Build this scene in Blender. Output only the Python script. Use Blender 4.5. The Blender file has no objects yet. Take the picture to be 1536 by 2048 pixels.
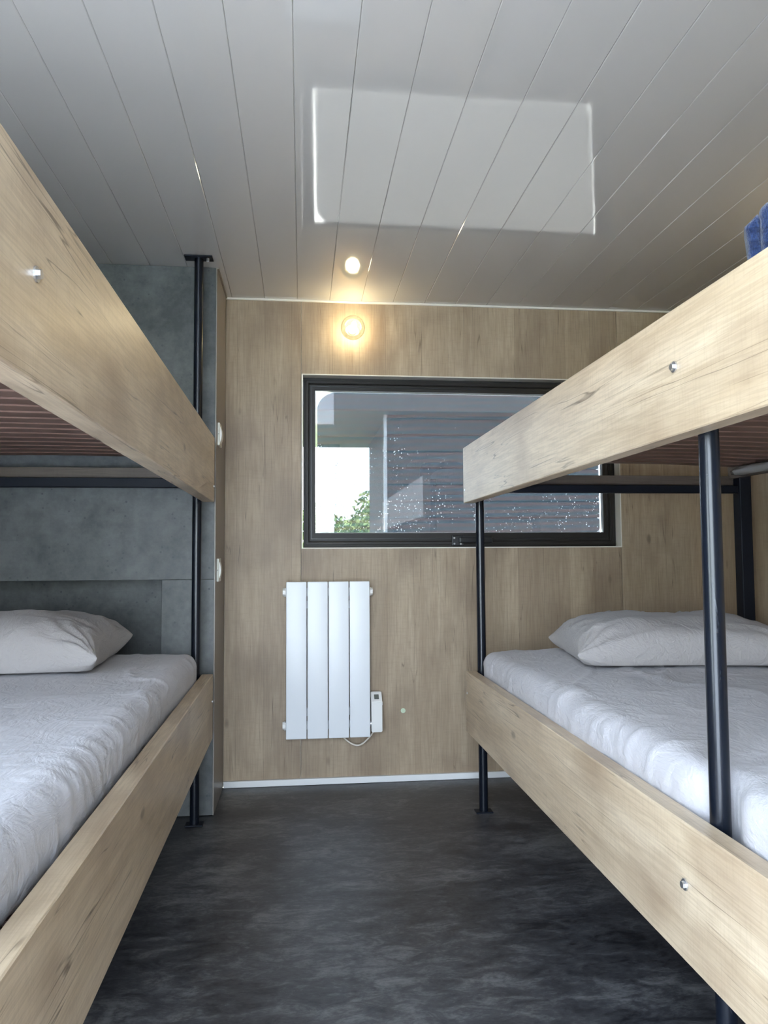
import bpy, bmesh, math, random
from mathutils import Vector, Matrix, noise

random.seed(7)
scene = bpy.context.scene
COL = scene.collection

# ------------------------------------------------------------------ camera
F_PX = 1500.57
PITCH, YAW, ROLL = math.radians(3.3288), math.radians(6.2861), math.radians(-0.3492)
CAM_Z = 0.9705
fwd = Vector((math.sin(YAW) * math.cos(PITCH), math.cos(YAW) * math.cos(PITCH), math.sin(PITCH)))
r0 = Vector((math.cos(YAW), -math.sin(YAW), 0)); u0 = r0.cross(fwd)
cr, sr = math.cos(ROLL), math.sin(ROLL)
right = r0 * cr + u0 * sr; up = u0 * cr - r0 * sr
cam_data = bpy.data.cameras.new('camera')
cam_data.sensor_fit = 'VERTICAL'; cam_data.sensor_height = 36.0
cam_data.lens = F_PX * 36.0 / 2048.0
cam_data.clip_start = 0.02; cam_data.clip_end = 300
cam = bpy.data.objects.new('camera', cam_data); COL.objects.link(cam)
m = Matrix((right, up, -fwd)).transposed().to_4x4()
m.translation = Vector((0, 0, CAM_Z)); cam.matrix_world = m
scene.camera = cam

# ------------------------------------------------------------------ view, world, sun
vs = scene.view_settings
vs.view_transform = 'Standard'; vs.look = 'None'; vs.gamma = 1.0; vs.use_curve_mapping = False
vs.exposure = 1.36
scene.cycles.use_denoising = True
scene.cycles.max_bounces = 7; scene.cycles.diffuse_bounces = 4; scene.cycles.glossy_bounces = 3
scene.cycles.transparent_max_bounces = 10
scene.cycles.use_adaptive_sampling = True; scene.cycles.adaptive_threshold = 0.08; scene.cycles.adaptive_min_samples = 16
scene.cycles.sample_clamp_indirect = 8.0
scene.cycles.caustics_reflective = False; scene.cycles.caustics_refractive = False

SKY = 6.8
world = bpy.data.worlds.new('sky'); scene.world = world; world.use_nodes = True
wn = world.node_tree.nodes; wl = world.node_tree.links; wn.clear()
wo = wn.new('ShaderNodeOutputWorld'); wb = wn.new('ShaderNodeBackground')
tc = wn.new('ShaderNodeTexCoord'); sx = wn.new('ShaderNodeSeparateXYZ'); rp = wn.new('ShaderNodeValToRGB')
wl.new(tc.outputs['Generated'], sx.inputs[0]); wl.new(sx.outputs['Z'], rp.inputs[0])
rp.color_ramp.elements[0].position = 0.0; rp.color_ramp.elements[0].color = (0.80, 0.90, 1.0, 1)
rp.color_ramp.elements[1].position = 0.7; rp.color_ramp.elements[1].color = (0.57, 0.75, 1.0, 1)
wl.new(rp.outputs[0], wb.inputs['Color']); wb.inputs['Strength'].default_value = SKY
wl.new(wb.outputs[0], wo.inputs['Surface'])

sun_data = bpy.data.lights.new('sun', 'SUN'); sun_data.energy = 27.0; sun_data.angle = 0.01
sun_data.color = (1.0, 0.96, 0.90)
sun = bpy.data.objects.new('sun', sun_data); COL.objects.link(sun)
sd = Vector((0.80, 0.02, -0.62)).normalized()
sun.rotation_euler = sd.to_track_quat('-Z', 'Y').to_euler()
sun.location = (-8, -2, 8)

# ------------------------------------------------------------------ dimensions
D = 3.276          # back wall
H = 2.1            # ceiling
XR = 1.86          # right wall
XL = -1.52         # left wall
YREAR = -0.35      # rear wall, unseen; its wide door opening is added for daylight
XP, YP = -0.328, 2.93   # corner of the partition

for nm, cx, cz, wx, wz, cy, rx in (('rear_opening_portal', -.395, 1.00, 1.41, 1.95, YREAR - 0.06, math.radians(90)), ('side_opening_portal', XL - .06, 1.10, .86, 1.66, .17, None)):
    pd = bpy.data.lights.new(nm, 'AREA'); pd.shape = 'RECTANGLE'; pd.size = wx; pd.size_y = wz
    pd.cycles.is_portal = True
    po = bpy.data.objects.new(nm, pd); COL.objects.link(po)
    po.location = (cx, cy, cz)
    po.rotation_euler = (rx, 0, 0) if rx is not None else (math.radians(90), 0, math.radians(-90))     # facing into the room

# ------------------------------------------------------------------ material helpers
class NT:
    def __init__(self, name):
        self.m = bpy.data.materials.new(name); self.m.use_nodes = True
        self.n = self.m.node_tree.nodes; self.l = self.m.node_tree.links; self.n.clear()
        self.out = self.n.new('ShaderNodeOutputMaterial')
    def node(self, t, **kw):
        x = self.n.new(t)
        for k, v in kw.items(): setattr(x, k, v)
        return x
    def link(self, a, b): self.l.new(a, b)
    def setin(self, node, key, v):
        if hasattr(v, 'is_linked') or hasattr(v, 'links'): self.l.new(v, node.inputs[key])
        else: node.inputs[key].default_value = v
    def math(self, op, a, b=None, c=None, clamp=False):
        x = self.node('ShaderNodeMath', operation=op); x.use_clamp = clamp
        self.setin(x, 0, a)
        if b is not None: self.setin(x, 1, b)
        if c is not None: self.setin(x, 2, c)
        return x.outputs[0]
    def mix(self, f, a, b, blend='MIX'):
        x = self.node('ShaderNodeMix', data_type='RGBA', blend_type=blend)
        self.setin(x, 0, f)
        for k, v in ((6, a), (7, b)):
            if hasattr(v, 'links'): self.l.new(v, x.inputs[k])
            else: x.inputs[k].default_value = tuple(v) + ((1,) if len(v) == 3 else ())
        return x.outputs[2]
    def coords(self, scale=(1, 1, 1), rnd=True):
        t = self.node('ShaderNodeTexCoord')
        v = t.outputs['Object']
        if rnd:
            oi = self.node('ShaderNodeObjectInfo')
            k = self.node('ShaderNodeVectorMath', operation='SCALE'); k.inputs[0].default_value = (13.1, 7.7, 9.3)
            self.l.new(oi.outputs['Random'], k.inputs['Scale'])
            a = self.node('ShaderNodeVectorMath', operation='ADD'); self.l.new(v, a.inputs[0]); self.l.new(k.outputs[0], a.inputs[1])
            v = a.outputs[0]
        return self.scaled(v, scale)
    def scaled(self, v, scale):
        s = self.node('ShaderNodeVectorMath', operation='MULTIPLY'); self.l.new(v, s.inputs[0]); s.inputs[1].default_value = scale
        return s.outputs[0]
    def noise(self, v, scale=1, detail=3, rough=.5, dist=0, out='Fac'):
        x = self.node('ShaderNodeTexNoise'); self.l.new(v, x.inputs['Vector'])
        x.inputs['Scale'].default_value = scale; x.inputs['Detail'].default_value = detail
        x.inputs['Roughness'].default_value = rough; x.inputs['Distortion'].default_value = dist
        return x.outputs[out]
    def ramp(self, f, stops):
        x = self.node('ShaderNodeValToRGB'); self.l.new(f, x.inputs[0]); cr_ = x.color_ramp
        while len(cr_.elements) < len(stops): cr_.elements.new(0.5)
        for e, (p, c) in zip(cr_.elements, stops):
            e.position = p
            e.color = (c, c, c, 1) if not isinstance(c, (tuple, list)) else tuple(c) + (1,)
        return x.outputs[0]
    def bsdf(self, color, rough=.5, metal=0, spec=.5, normal=None, **kw):
        b = self.node('ShaderNodeBsdfPrincipled')
        self.setin(b, 'Base Color', color if hasattr(color, 'links') else tuple(color) + (1,))
        self.setin(b, 'Roughness', rough); self.setin(b, 'Metallic', metal); self.setin(b, 'Specular IOR Level', spec)
        for k, v in kw.items(): self.setin(b, k.replace('_', ' '), v)
        if normal is not None: self.l.new(normal, b.inputs['Normal'])
        self.l.new(b.outputs[0], self.out.inputs['Surface'])
        return b
    def bump(self, h, strength=.2, dist=.002):
        b = self.node('ShaderNodeBump'); b.inputs['Strength'].default_value = strength; b.inputs['Distance'].default_value = dist
        self.l.new(h, b.inputs['Height']); return b.outputs[0]

def wood(name, axis, c_dark, c_mid, c_light, rough=.42, crack=.8, plank=0.0, tint=(1, 1, 1)):
    """oak print; grain runs along axis (0 x, 1 y, 2 z)"""
    t = NT(name)
    def sc(al, ac):
        s = [ac, ac, ac]; s[axis] = al; return tuple(s)
    v = t.coords((1, 1, 1))
    broad = t.noise(t.scaled(v, sc(1.1, 7)), 1, 3, .55, .6)
    mid = t.noise(t.scaled(v, sc(2.6, 34)), 1, 4, .6, .8)
    fine = t.noise(t.scaled(v, sc(9, 210)), 1, 3, .6, .3)
    saw = t.noise(t.scaled(v, sc(170, 22)), 1, 2, .5, .2)
    blot = t.noise(t.scaled(v, sc(3.2, 6)), 1, 3, .5, 0)
    k = t.math('ADD', t.math('MULTIPLY', broad, .55), t.math('MULTIPLY', mid, .45))
    base = t.mix(t.ramp(k, [(.36, 0.), (.62, 1.)]), c_mid, c_light)
    base = t.mix(t.math('MULTIPLY', t.ramp(blot, [(.50, 0.), (.70, 1.)]), .55), base, c_dark)
    base = t.mix(t.math('MULTIPLY', t.ramp(fine, [(.40, 1.), (.56, 0.)]), .26), base, c_dark)
    base = t.mix(t.math('MULTIPLY', t.ramp(saw, [(.50, 0.), (.66, 1.)]), .10), base, c_dark)
    # long drying cracks
    cn = t.noise(t.scaled(v, sc(.45, 12)), 1, 3, .5, .12)
    cm = t.noise(t.scaled(v, sc(2.2, 5)), 1.7, 2, .5, 0)
    line = t.math('SUBTRACT', 1.0, t.math('DIVIDE', t.math('ABSOLUTE', t.math('SUBTRACT', cn, .5)), .0045), clamp=True)
    line = t.math('MULTIPLY', line, t.ramp(cm, [(.47, 0.), (.56, 1.)]))
    cn2 = t.noise(t.scaled(v, sc(.85, 25)), 1.13, 3, .5, .2)
    line2 = t.math('SUBTRACT', 1.0, t.math('DIVIDE', t.math('ABSOLUTE', t.math('SUBTRACT', cn2, .47)), .010), clamp=True)
    cm2 = t.noise(t.scaled(v, sc(3.1, 7)), 1.31, 2, .5, 0)
    line = t.math('MAXIMUM', line, t.math('MULTIPLY', t.math('MULTIPLY', line2, .75), t.ramp(cm2, [(.54, 0.), (.62, 1.)])))
    # small knots
    vo = t.node('ShaderNodeTexVoronoi'); t.link(t.scaled(v, sc(2.6, 5.5)), vo.inputs['Vector']); vo.inputs['Scale'].default_value = 1
    kn = t.ramp(vo.outputs['Distance'], [(.035, 1.), (.075, 0.)])
    dk = tuple(x * .42 for x in c_dark)
    base = t.mix(t.math('MULTIPLY', line, crack), base, dk)
    base = t.mix(t.math('MULTIPLY', kn, .55), base, dk)
    if plank:
        o = t.node('ShaderNodeTexCoord').outputs['Object']
        s = t.node('ShaderNodeSeparateXYZ'); t.link(o, s.inputs[0])
        fl = t.math('FLOOR', t.math('MULTIPLY', t.math('ADD', s.outputs[0], s.outputs[1]), 1 / plank))
        wnn = t.node('ShaderNodeTexWhiteNoise', noise_dimensions='1D'); t.link(fl, wnn.inputs['W'])
        base = t.mix(t.math('MULTIPLY', wnn.outputs['Value'], .34), base, c_dark)
        fr = t.math('FRACT', t.math('MULTIPLY', t.math('ADD', s.outputs[0], s.outputs[1]), 1 / plank))
        jl = t.math('LESS_THAN', fr, .012)
        base = t.mix(t.math('MULTIPLY', jl, .35), base, dk)
    rr = t.math('ADD', rough - .06, t.math('MULTIPLY', mid, .14))
    t.bsdf(base, rr, spec=.45, normal=t.bump(fine, .15, .0008))
    return t.m

def simple(name, color, rough=.5, metal=0, spec=.5, bump=None, **kw):
    t = NT(name); nrm = None
    if bump:
        nrm = t.bump(t.noise(t.coords(), bump[0], 3, .6), bump[1], bump[2])
    t.bsdf(color, rough, metal, spec, nrm, **kw)
    return t.m

OAK_D, OAK_M, OAK_L = (.27, .182, .115), (.51, .388, .255), (.67, .545, .390)
M = {}
M['oak_rail'] = wood('oak_rail', 1, OAK_D, OAK_M, OAK_L, rough=.35)
M['oak_wall'] = wood('oak_wall', 2, (.185, .127, .085), (.345, .257, .170), (.455, .358, .248), rough=.5, plank=.118, crack=.6)
M['oak_wall_y'] = wood('oak_wall_y', 2, (.185, .127, .085), (.345, .257, .170), (.455, .358, .248), rough=.5, plank=.13, crack=.6)
M['slat'] = wood('slat_wood', 0, (.12, .066, .048), (.22, .128, .095), (.28, .17, .128), rough=.45, crack=.3)
M['end_board'] = wood('end_board_wood', 0, (.07, .052, .040), (.115, .088, .068), (.155, .12, .09), rough=.5)

def concrete():
    t = NT('concrete_laminate'); v = t.coords()
    a = t.noise(v, 3.2, 5, .6, .4); b = t.noise(v, 24, 4, .65); c = t.noise(v, 120, 2, .6)
    k = t.math('ADD', t.math('MULTIPLY', a, .6), t.math('MULTIPLY', b, .4))
    base = t.mix(t.ramp(k, [(.38, 0.), (.62, 1.)]), (.055, .060, .060), (.142, .147, .143))
    base = t.mix(t.math('MULTIPLY', c, .3), base, (.075, .080, .080))
    vo = t.node('ShaderNodeTexVoronoi'); t.link(v, vo.inputs['Vector']); vo.inputs['Scale'].default_value = 34
    pit = t.math('MULTIPLY', t.ramp(vo.outputs['Distance'], [(.10, 1.), (.17, 0.)]), t.ramp(t.noise(v, 9, 2), [(.47, 0.), (.55, 1.)]))
    st = t.noise(t.scaled(v, (5, 5, 60)), 1, 3, .6, 1.0)
    base = t.mix(t.math('MULTIPLY', t.ramp(st, [(.60, 0.), (.70, 1.)]), .35), base, (.09, .10, .10))
    base = t.mix(t.math('MULTIPLY', pit, .75), base, (.05, .055, .06))
    t.bsdf(base, .48, spec=.4)
    return t.m
M['concrete'] = concrete()

def floor_mat():
    t = NT('dark_vinyl_floor'); v = t.coords(rnd=False)
    a = t.noise(t.scaled(v, (1.8, 3.0, 1)), 1, 4, .6, .6)
    b = t.noise(t.scaled(v, (11, 24, 1)), 1, 6, .72, 1.0)
    c = t.noise(t.scaled(v, (70, 150, 1)), 1, 4, .7, .5)
    k = t.math('ADD', t.math('ADD', t.math('MULTIPLY', a, .40), t.math('MULTIPLY', b, .42)), t.math('MULTIPLY', c, .18))
    base = t.ramp(k, [(.40, (.014, .0145, .018)), (.50, (.056, .056, .061)), (.61, (.165, .163, .162))])
    vo = t.node('ShaderNodeTexVoronoi'); t.link(v, vo.inputs['Vector']); vo.inputs['Scale'].default_value = 26
    sp = t.math('MULTIPLY', t.ramp(vo.outputs['Distance'], [(.03, 1.), (.06, 0.)]), t.ramp(t.noise(v, 6, 2), [(.56, 0.), (.62, 1.)]))
    base = t.mix(t.math('MULTIPLY', sp, .5), base, (.2, .2, .2))
    t.bsdf(base, t.math('ADD', .30, t.math('MULTIPLY', b, .22)), spec=.5, normal=t.bump(b, .15, .001))
    return t.m
M['floor'] = floor_mat()

def ceiling_mat():
    t = NT('glossy_pvc_ceiling'); v = t.coords()
    w = t.noise(t.scaled(v, (6, .9, 1)), 1, 2, .5)
    t.bsdf((.49, .465, .425), .06, spec=.85, normal=t.bump(w, .035, .01))
    return t.m
M['ceiling'] = ceiling_mat()
M['groove'] = simple('ceiling_backing', (.55, .53, .48), .5)

def sheet_mat(name, col):
    t = NT(name); v = t.coords()
    a = t.noise(v, 7, 4, .6, 1.6); b = t.noise(t.scaled(v, (18, 7, 18)), 1, 4, .6, 1.5); c = t.noise(v, 700, 2, .5)
    ra = t.math('ABSOLUTE', t.math('SUBTRACT', a, .5)); rb = t.math('ABSOLUTE', t.math('SUBTRACT', b, .5))
    h = t.math('ADD', t.math('ADD', t.math('MULTIPLY', ra, 1.0), t.math('MULTIPLY', rb, .6)), t.math('MULTIPLY', c, .05))
    t.bsdf(col, .85, spec=.2, normal=t.bump(h, .45, .02), Sheen_Weight=.15)
    return t.m
M['sheet'] = sheet_mat('grey_cotton_sheet', (.50, .485, .505))
M['pillow'] = sheet_mat('grey_cotton_pillowcase', (.385, .36, .35))
M['metal'] = simple('black_powder_coat', (.006, .008, .014), .5, spec=.22)
def post_metal():
    t = NT('scuffed_black_tube'); v = t.coords()
    s = t.noise(t.scaled(v, (60, 60, 9)), 1, 4, .7, .5)
    base = t.mix(t.math('MULTIPLY', t.ramp(s, [(.66, 0.), (.74, 1.)]), .5), (.005, .007, .012), (.10, .11, .12))
    t.bsdf(base, t.math('ADD', .17, t.math('MULTIPLY', s, .15)), spec=.4, normal=t.bump(s, .10, .0006))
    return t.m
M['post'] = post_metal()
M['zinc'] = simple('zinc_bolt', (.62, .63, .65), .3, metal=.9)
M['white_metal'] = simple('white_radiator_enamel', (.82, .84, .86), .35, spec=.5)
M['white_plastic'] = simple('white_plastic', (.80, .79, .76), .35)
M['cream_plastic'] = simple('cream_plastic', (.72, .70, .62), .4)
M['lcd'] = simple('grey_display', (.12, .13, .12), .2)
M['trim_white'] = simple('white_trim', (.78, .78, .77), .4)
M['taupe'] = simple('taupe_edge_laminate', (.235, .205, .180), .38)
M['plaster'] = simple('rear_wall_paint', (.62, .58, .52), .7, bump=(60, .1, .001))
M['frame'] = simple('dark_bronze_window_frame', (.024, .021, .019), .45, spec=.25, bump=(40, .05, .001))
M['gasket'] = simple('grey_gasket', (.30, .30, .31), .5)
M['reveal'] = simple('pale_window_lining', (.72, .68, .60), .45)
M['black'] = simple('black_hardware', (.012, .012, .014), .35)
M['screwcap'] = simple('dark_screw_cap', (.05, .055, .06), .5)
M['sticker'] = simple('pale_green_sticker', (.55, .66, .48), .6)
M['cable'] = simple('beige_cable', (.70, .64, .55), .5)

def towel_mat():
    t = NT('blue_terry'); v = t.coords()
    c = t.noise(t.scaled(v, (260, 260, 120)), 1, 3, .7); s = t.noise(t.scaled(v, (8, 8, 70)), 1, 2, .5, .5)
    base = t.mix(t.ramp(c, [(.35, 0.), (.65, 1.)]), (.014, .026, .075), (.038, .068, .18))
    base = t.mix(t.math('MULTIPLY', t.ramp(s, [(.52, 0.), (.62, 1.)]), .5), base, (.008, .014, .045))
    t.bsdf(base, .95, spec=.1, normal=t.bump(c, .9, .004), Sheen_Weight=.4)
    return t.m
M['towel'] = towel_mat()

def pane_mat():
    t = NT('window_glass')
    fr = t.node('ShaderNodeFresnel'); fr.inputs['IOR'].default_value = 1.52
    tr = t.node('ShaderNodeBsdfTransparent'); tr.inputs[0].default_value = (.93, .95, .95, 1)
    gl = t.node('ShaderNodeBsdfGlossy'); gl.inputs['Roughness'].default_value = .01
    mx = t.node('ShaderNodeMixShader'); t.link(fr.outputs[0], mx.inputs[0]); t.link(tr.outputs[0], mx.inputs[1]); t.link(gl.outputs[0], mx.inputs[2])
    t.link(mx.outputs[0], t.out.inputs['Surface']); return t.m
M['glass'] = pane_mat()

def screen_mat():
    t = NT('insect_screen_mesh'); v = t.coords(rnd=False)
    s = t.node('ShaderNodeSeparateXYZ'); t.link(v, s.inputs[0])
    n = t.noise(v, 3, 2, .5)
    ph = t.math('ADD', t.math('MULTIPLY', s.outputs[2], 210.0), t.math('ADD', t.math('MULTIPLY', s.outputs[0], -5.0), t.math('MULTIPLY', n, 5.0)))
    wv = t.math('ADD', t.math('MULTIPLY', t.math('SINE', ph), .5), .5)
    grain = t.noise(v, 420, 2, .6)
    col = t.mix(wv, (.058, .034, .034), (.018, .038, .050))
    col = t.mix(t.math('MULTIPLY', grain, .35), col, (.035, .035, .038))
    vo = t.node('ShaderNodeTexVoronoi'); t.link(v, vo.inputs['Vector']); vo.inputs['Scale'].default_value = 75
    low = t.node('ShaderNodeMapRange'); t.link(s.outputs[2], low.inputs[0])
    low.inputs[1].default_value = 1.72; low.inputs[2].default_value = 1.05; low.inputs[3].default_value = .0; low.inputs[4].default_value = .22
    pat = t.math('ADD', t.noise(v, 6, 3, .6), low.outputs[0])
    speck = t.math('MULTIPLY', t.ramp(vo.outputs['Distance'], [(.12, 1.), (.22, 0.)]), t.ramp(pat, [(.62, 0.), (.74, 1.)]))
    col = t.mix(speck, col, (.55, .55, .55))
    df = t.node('ShaderNodeBsdfDiffuse'); t.link(col, df.inputs[0])
    tl = t.node('ShaderNodeBsdfTranslucent'); t.link(col, tl.inputs[0])
    ad = t.node('ShaderNodeMixShader'); ad.inputs[0].default_value = .6; t.link(df.outputs[0], ad.inputs[1]); t.link(tl.outputs[0], ad.inputs[2])
    tr = t.node('ShaderNodeBsdfTransparent')
    mx = t.node('ShaderNodeMixShader')
    fac = t.math('ADD', .685, t.math('MULTIPLY', speck, .3), clamp=True)
    t.link(fac, mx.inputs[0]); t.link(tr.outputs[0], mx.inputs[1]); t.link(ad.outputs[0], mx.inputs[2])
    t.link(mx.outputs[0], t.out.inputs['Surface']); return t.m
M['screen'] = screen_mat()

def globe_mat():
    t = NT('clear_amber_globe')
    fr = t.node('ShaderNodeFresnel'); fr.inputs['IOR'].default_value = 1.5
    tr = t.node('ShaderNodeBsdfTransparent'); tr.inputs[0].default_value = (1, .96, .85, 1)
    tl = t.node('ShaderNodeBsdfTranslucent'); tl.inputs[0].default_value = (.9, .82, .55, 1)
    m1 = t.node('ShaderNodeMixShader'); m1.inputs[0].default_value = .05; t.link(tr.outputs[0], m1.inputs[1]); t.link(tl.outputs[0], m1.inputs[2])
    gl = t.node('ShaderNodeBsdfGlossy'); gl.inputs['Roughness'].default_value = .02
    mx = t.node('ShaderNodeMixShader'); t.link(fr.outputs[0], mx.inputs[0]); t.link(m1.outputs[0], mx.inputs[1]); t.link(gl.outputs[0], mx.inputs[2])
    t.link(mx.outputs[0], t.out.inputs['Surface']); return t.m
M['globe'] = globe_mat()
def emit_mat(name, c, s):
    t = NT(name); e = t.node('ShaderNodeEmission'); e.inputs[0].default_value = tuple(c) + (1,); e.inputs[1].default_value = s
    t.link(e.outputs[0], t.out.inputs['Surface']); return t.m
M['filament'] = emit_mat('glowing_filament', (1, .92, .68), 30)
M['film'] = None
def film_mat():
    t = NT('clear_plastic_film'); v = t.coords()
    n = t.noise(t.scaled(v, (30, 6, 30)), 1, 3, .6, 1.)
    tr = t.node('ShaderNodeBsdfTransparent'); tr.inputs[0].default_value = (.85, .85, .85, 1)
    b = t.node('ShaderNodeBsdfPrincipled'); b.inputs['Base Color'].default_value = (.55, .53, .5, 1); b.inputs['Roughness'].default_value = .12
    t.link(t.bump(n, .8, .006), b.inputs['Normal'])
    mx = t.node('ShaderNodeMixShader'); mx.inputs[0].default_value = .6; t.link(tr.outputs[0], mx.inputs[1]); t.link(b.outputs[0], mx.inputs[2])
    t.link(mx.outputs[0], t.out.inputs['Surface']); return t.m
M['film'] = film_mat()

# ------------------------------------------------------------------ mesh helpers
ORG = {}      # world origin of every parent
def link_obj(name, me, parent=None):
    o = bpy.data.objects.new(name, me); COL.objects.link(o)
    if parent is not None: o.parent = parent
    return o
def empty(name, loc, label=None, cat=None, group=None, kind=None):
    o = bpy.data.objects.new(name, None); COL.objects.link(o); o.location = loc
    o.empty_display_size = .05
    ORG[o.name] = Vector(loc); tag(o, label, cat, group, kind); return o
def tag(o, label=None, cat=None, group=None, kind=None):
    for k, v in (('label', label), ('category', cat), ('group', group), ('kind', kind)):
        if v: o[k] = v
    return o
def porg(parent):
    return ORG.get(parent.name, Vector((0, 0, 0))) if parent is not None else None
def finish(name, bm, mat, parent=None, smooth=False, origin=None, autosmooth=None):
    """bm holds world coordinates; the object gets its origin at origin (default: centre of its base)"""
    bm.normal_update()
    bmesh.ops.recalc_face_normals(bm, faces=bm.faces)
    if origin is None:
        xs = [v.co for v in bm.verts]
        lo = Vector([min(c[i] for c in xs) for i in range(3)]); hi = Vector([max(c[i] for c in xs) for i in range(3)])
        origin = Vector(((lo.x + hi.x) / 2, (lo.y + hi.y) / 2, lo.z))
    origin = Vector(origin)
    bmesh.ops.translate(bm, verts=bm.verts, vec=-origin)
    me = bpy.data.meshes.new(name); bm.to_mesh(me); bm.free()
    if mat is not None: me.materials.append(mat)
    if smooth:
        for p in me.polygons: p.use_smooth = True
    o = link_obj(name, me, parent)
    o.location = origin - (porg(parent) if parent is not None else Vector((0, 0, 0)))
    ORG[o.name] = origin
    return o
def add_box(bm, x0, x1, y0, y1, z0, z1, bevel=0.0, seg=2):
    g = bmesh.ops.create_cube(bm, size=1)
    vs_ = g['verts']
    for v in vs_:
        v.co = Vector((x0 + (v.co.x + .5) * (x1 - x0), y0 + (v.co.y + .5) * (y1 - y0), z0 + (v.co.z + .5) * (z1 - z0)))
    if bevel:
        es = list({e for v in vs_ for e in v.link_edges})
        bmesh.ops.bevel(bm, geom=es, offset=bevel, segments=seg, affect='EDGES', profile=.5)
    return bm
def box(name, x0, x1, y0, y1, z0, z1, mat, parent=None, bevel=0.0, seg=2):
    bm = bmesh.new(); add_box(bm, x0, x1, y0, y1, z0, z1, bevel, seg)
    return finish(name, bm, mat, parent)
def add_cyl(bm, p0, p1, r, seg=20, r2=None, caps=True):
    p0, p1 = Vector(p0), Vector(p1); d = p1 - p0
    g = bmesh.ops.create_cone(bm, cap_ends=caps, cap_tris=False, segments=seg, radius1=r, radius2=r if r2 is None else r2, depth=d.length)
    q = d.to_track_quat('Z', 'Y').to_matrix().to_4x4(); q.translation = (p0 + p1) / 2
    bmesh.ops.transform(bm, matrix=q, verts=g['verts'])
    return bm
def smooth_by_angle(o, ang=40):
    me = o.data
    bm = bmesh.new(); bm.from_mesh(me)
    for f in bm.faces: f.smooth = True
    for e in bm.edges:
        if len(e.link_faces) == 2 and e.calc_face_angle(0) > math.radians(ang): e.smooth = False
    bm.to_mesh(me); bm.free()
def cyl(name, p0, p1, r, mat, parent=None, seg=24, r2=None):
    bm = bmesh.new(); add_cyl(bm, p0, p1, r, seg, r2)
    o = finish(name, bm, mat, parent); smooth_by_angle(o); return o
def tube(name, pts, r, mat, parent=None, seg=10, smooth_n=6):
    P = [Vector(p) for p in pts]; path = []
    for i in range(len(P) - 1):
        a = P[max(i - 1, 0)]; b = P[i]; c = P[i + 1]; d = P[min(i + 2, len(P) - 1)]
        for k in range(smooth_n):
            t_ = k / smooth_n
            path.append(.5 * ((2 * b) + (-a + c) * t_ + (2 * a - 5 * b + 4 * c - d) * t_ ** 2 + (-a + 3 * b - 3 * c + d) * t_ ** 3))
    path.append(P[-1]); bm = bmesh.new(); rings = []
    nrm = Vector((0, 1, 0))
    for i, p in enumerate(path):
        tg = (path[min(i + 1, len(path) - 1)] - path[max(i - 1, 0)]).normalized()
        a = tg.cross(nrm)
        if a.length < 1e-4: a = tg.cross(Vector((1, 0, 0)))
        a.normalize(); b = tg.cross(a)
        rings.append([bm.verts.new(p + a * r * math.cos(2 * math.pi * k / seg) + b * r * math.sin(2 * math.pi * k / seg)) for k in range(seg)])
    for i in range(len(rings) - 1):
        for k in range(seg):
            bm.faces.new((rings[i][k], rings[i][(k + 1) % seg], rings[i + 1][(k + 1) % seg], rings[i + 1][k]))
    bm.faces.new(rings[0][::-1]); bm.faces.new(rings[-1])
    return finish(name, bm, mat, parent, smooth=True)
def copy_part(src, parent, world):
    c = src.copy(); COL.objects.link(c); c.parent = parent
    c.location = Vector(world) - (porg(parent) if parent is not None else Vector((0, 0, 0)))
    return c

# ================================================================== SETTING
fl = box('floor', XL, XR, YREAR - .1, D, -.05, 0, M['floor']); tag(fl, 'dark mottled vinyl floor', None, None, 'structure')
ORG[fl.name] = fl.location.copy()

# ceiling: backing and tongue boards, each its own piece
ceil = box('ceiling', XL, XR, YREAR - .1, D + .1, H + .006, H + .06, M['groove']); tag(ceil, 'glossy pale ceiling of narrow boards', None, None, 'structure')
SP, OFF = 0.14173, -0.0181
def ceiling_board_mesh(w):
    bm = bmesh.new(); b = .0018; t_ = .0018
    prof = [(-w / 2, .0058), (-w / 2, t_), (-w / 2 + b, 0), (w / 2 - b, 0), (w / 2, t_), (w / 2, .0058)]
    y0, y1 = YREAR - .1, D
    A = [bm.verts.new((x, y0, z)) for x, z in prof]; B = [bm.verts.new((x, y1, z)) for x, z in prof]
    for i in range(len(prof)):
        j = (i + 1) % len(prof); bm.faces.new((A[i], A[j], B[j], B[i]))
    bm.faces.new(A); bm.faces.new(B[::-1])
    bmesh.ops.recalc_face_normals(bm, faces=bm.faces)
    me = bpy.data.meshes.new('ceiling_board'); bm.to_mesh(me); bm.free(); me.materials.append(M['ceiling']); return me
cb = ceiling_board_mesh(SP - .0004)
k0 = math.ceil((XL + SP / 2 - OFF) / SP - .5); k1 = math.floor((XR - SP / 2 - OFF) / SP - .5)
for k in range(k0, k1 + 1):
    cx = OFF + (k + .5) * SP
    o = link_obj('ceiling_board', cb, ceil); o.location = Vector((cx, 0, H)) - ceil.location
    o.rotation_euler = (0, math.radians(random.uniform(-.22, .22)), 0)

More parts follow.
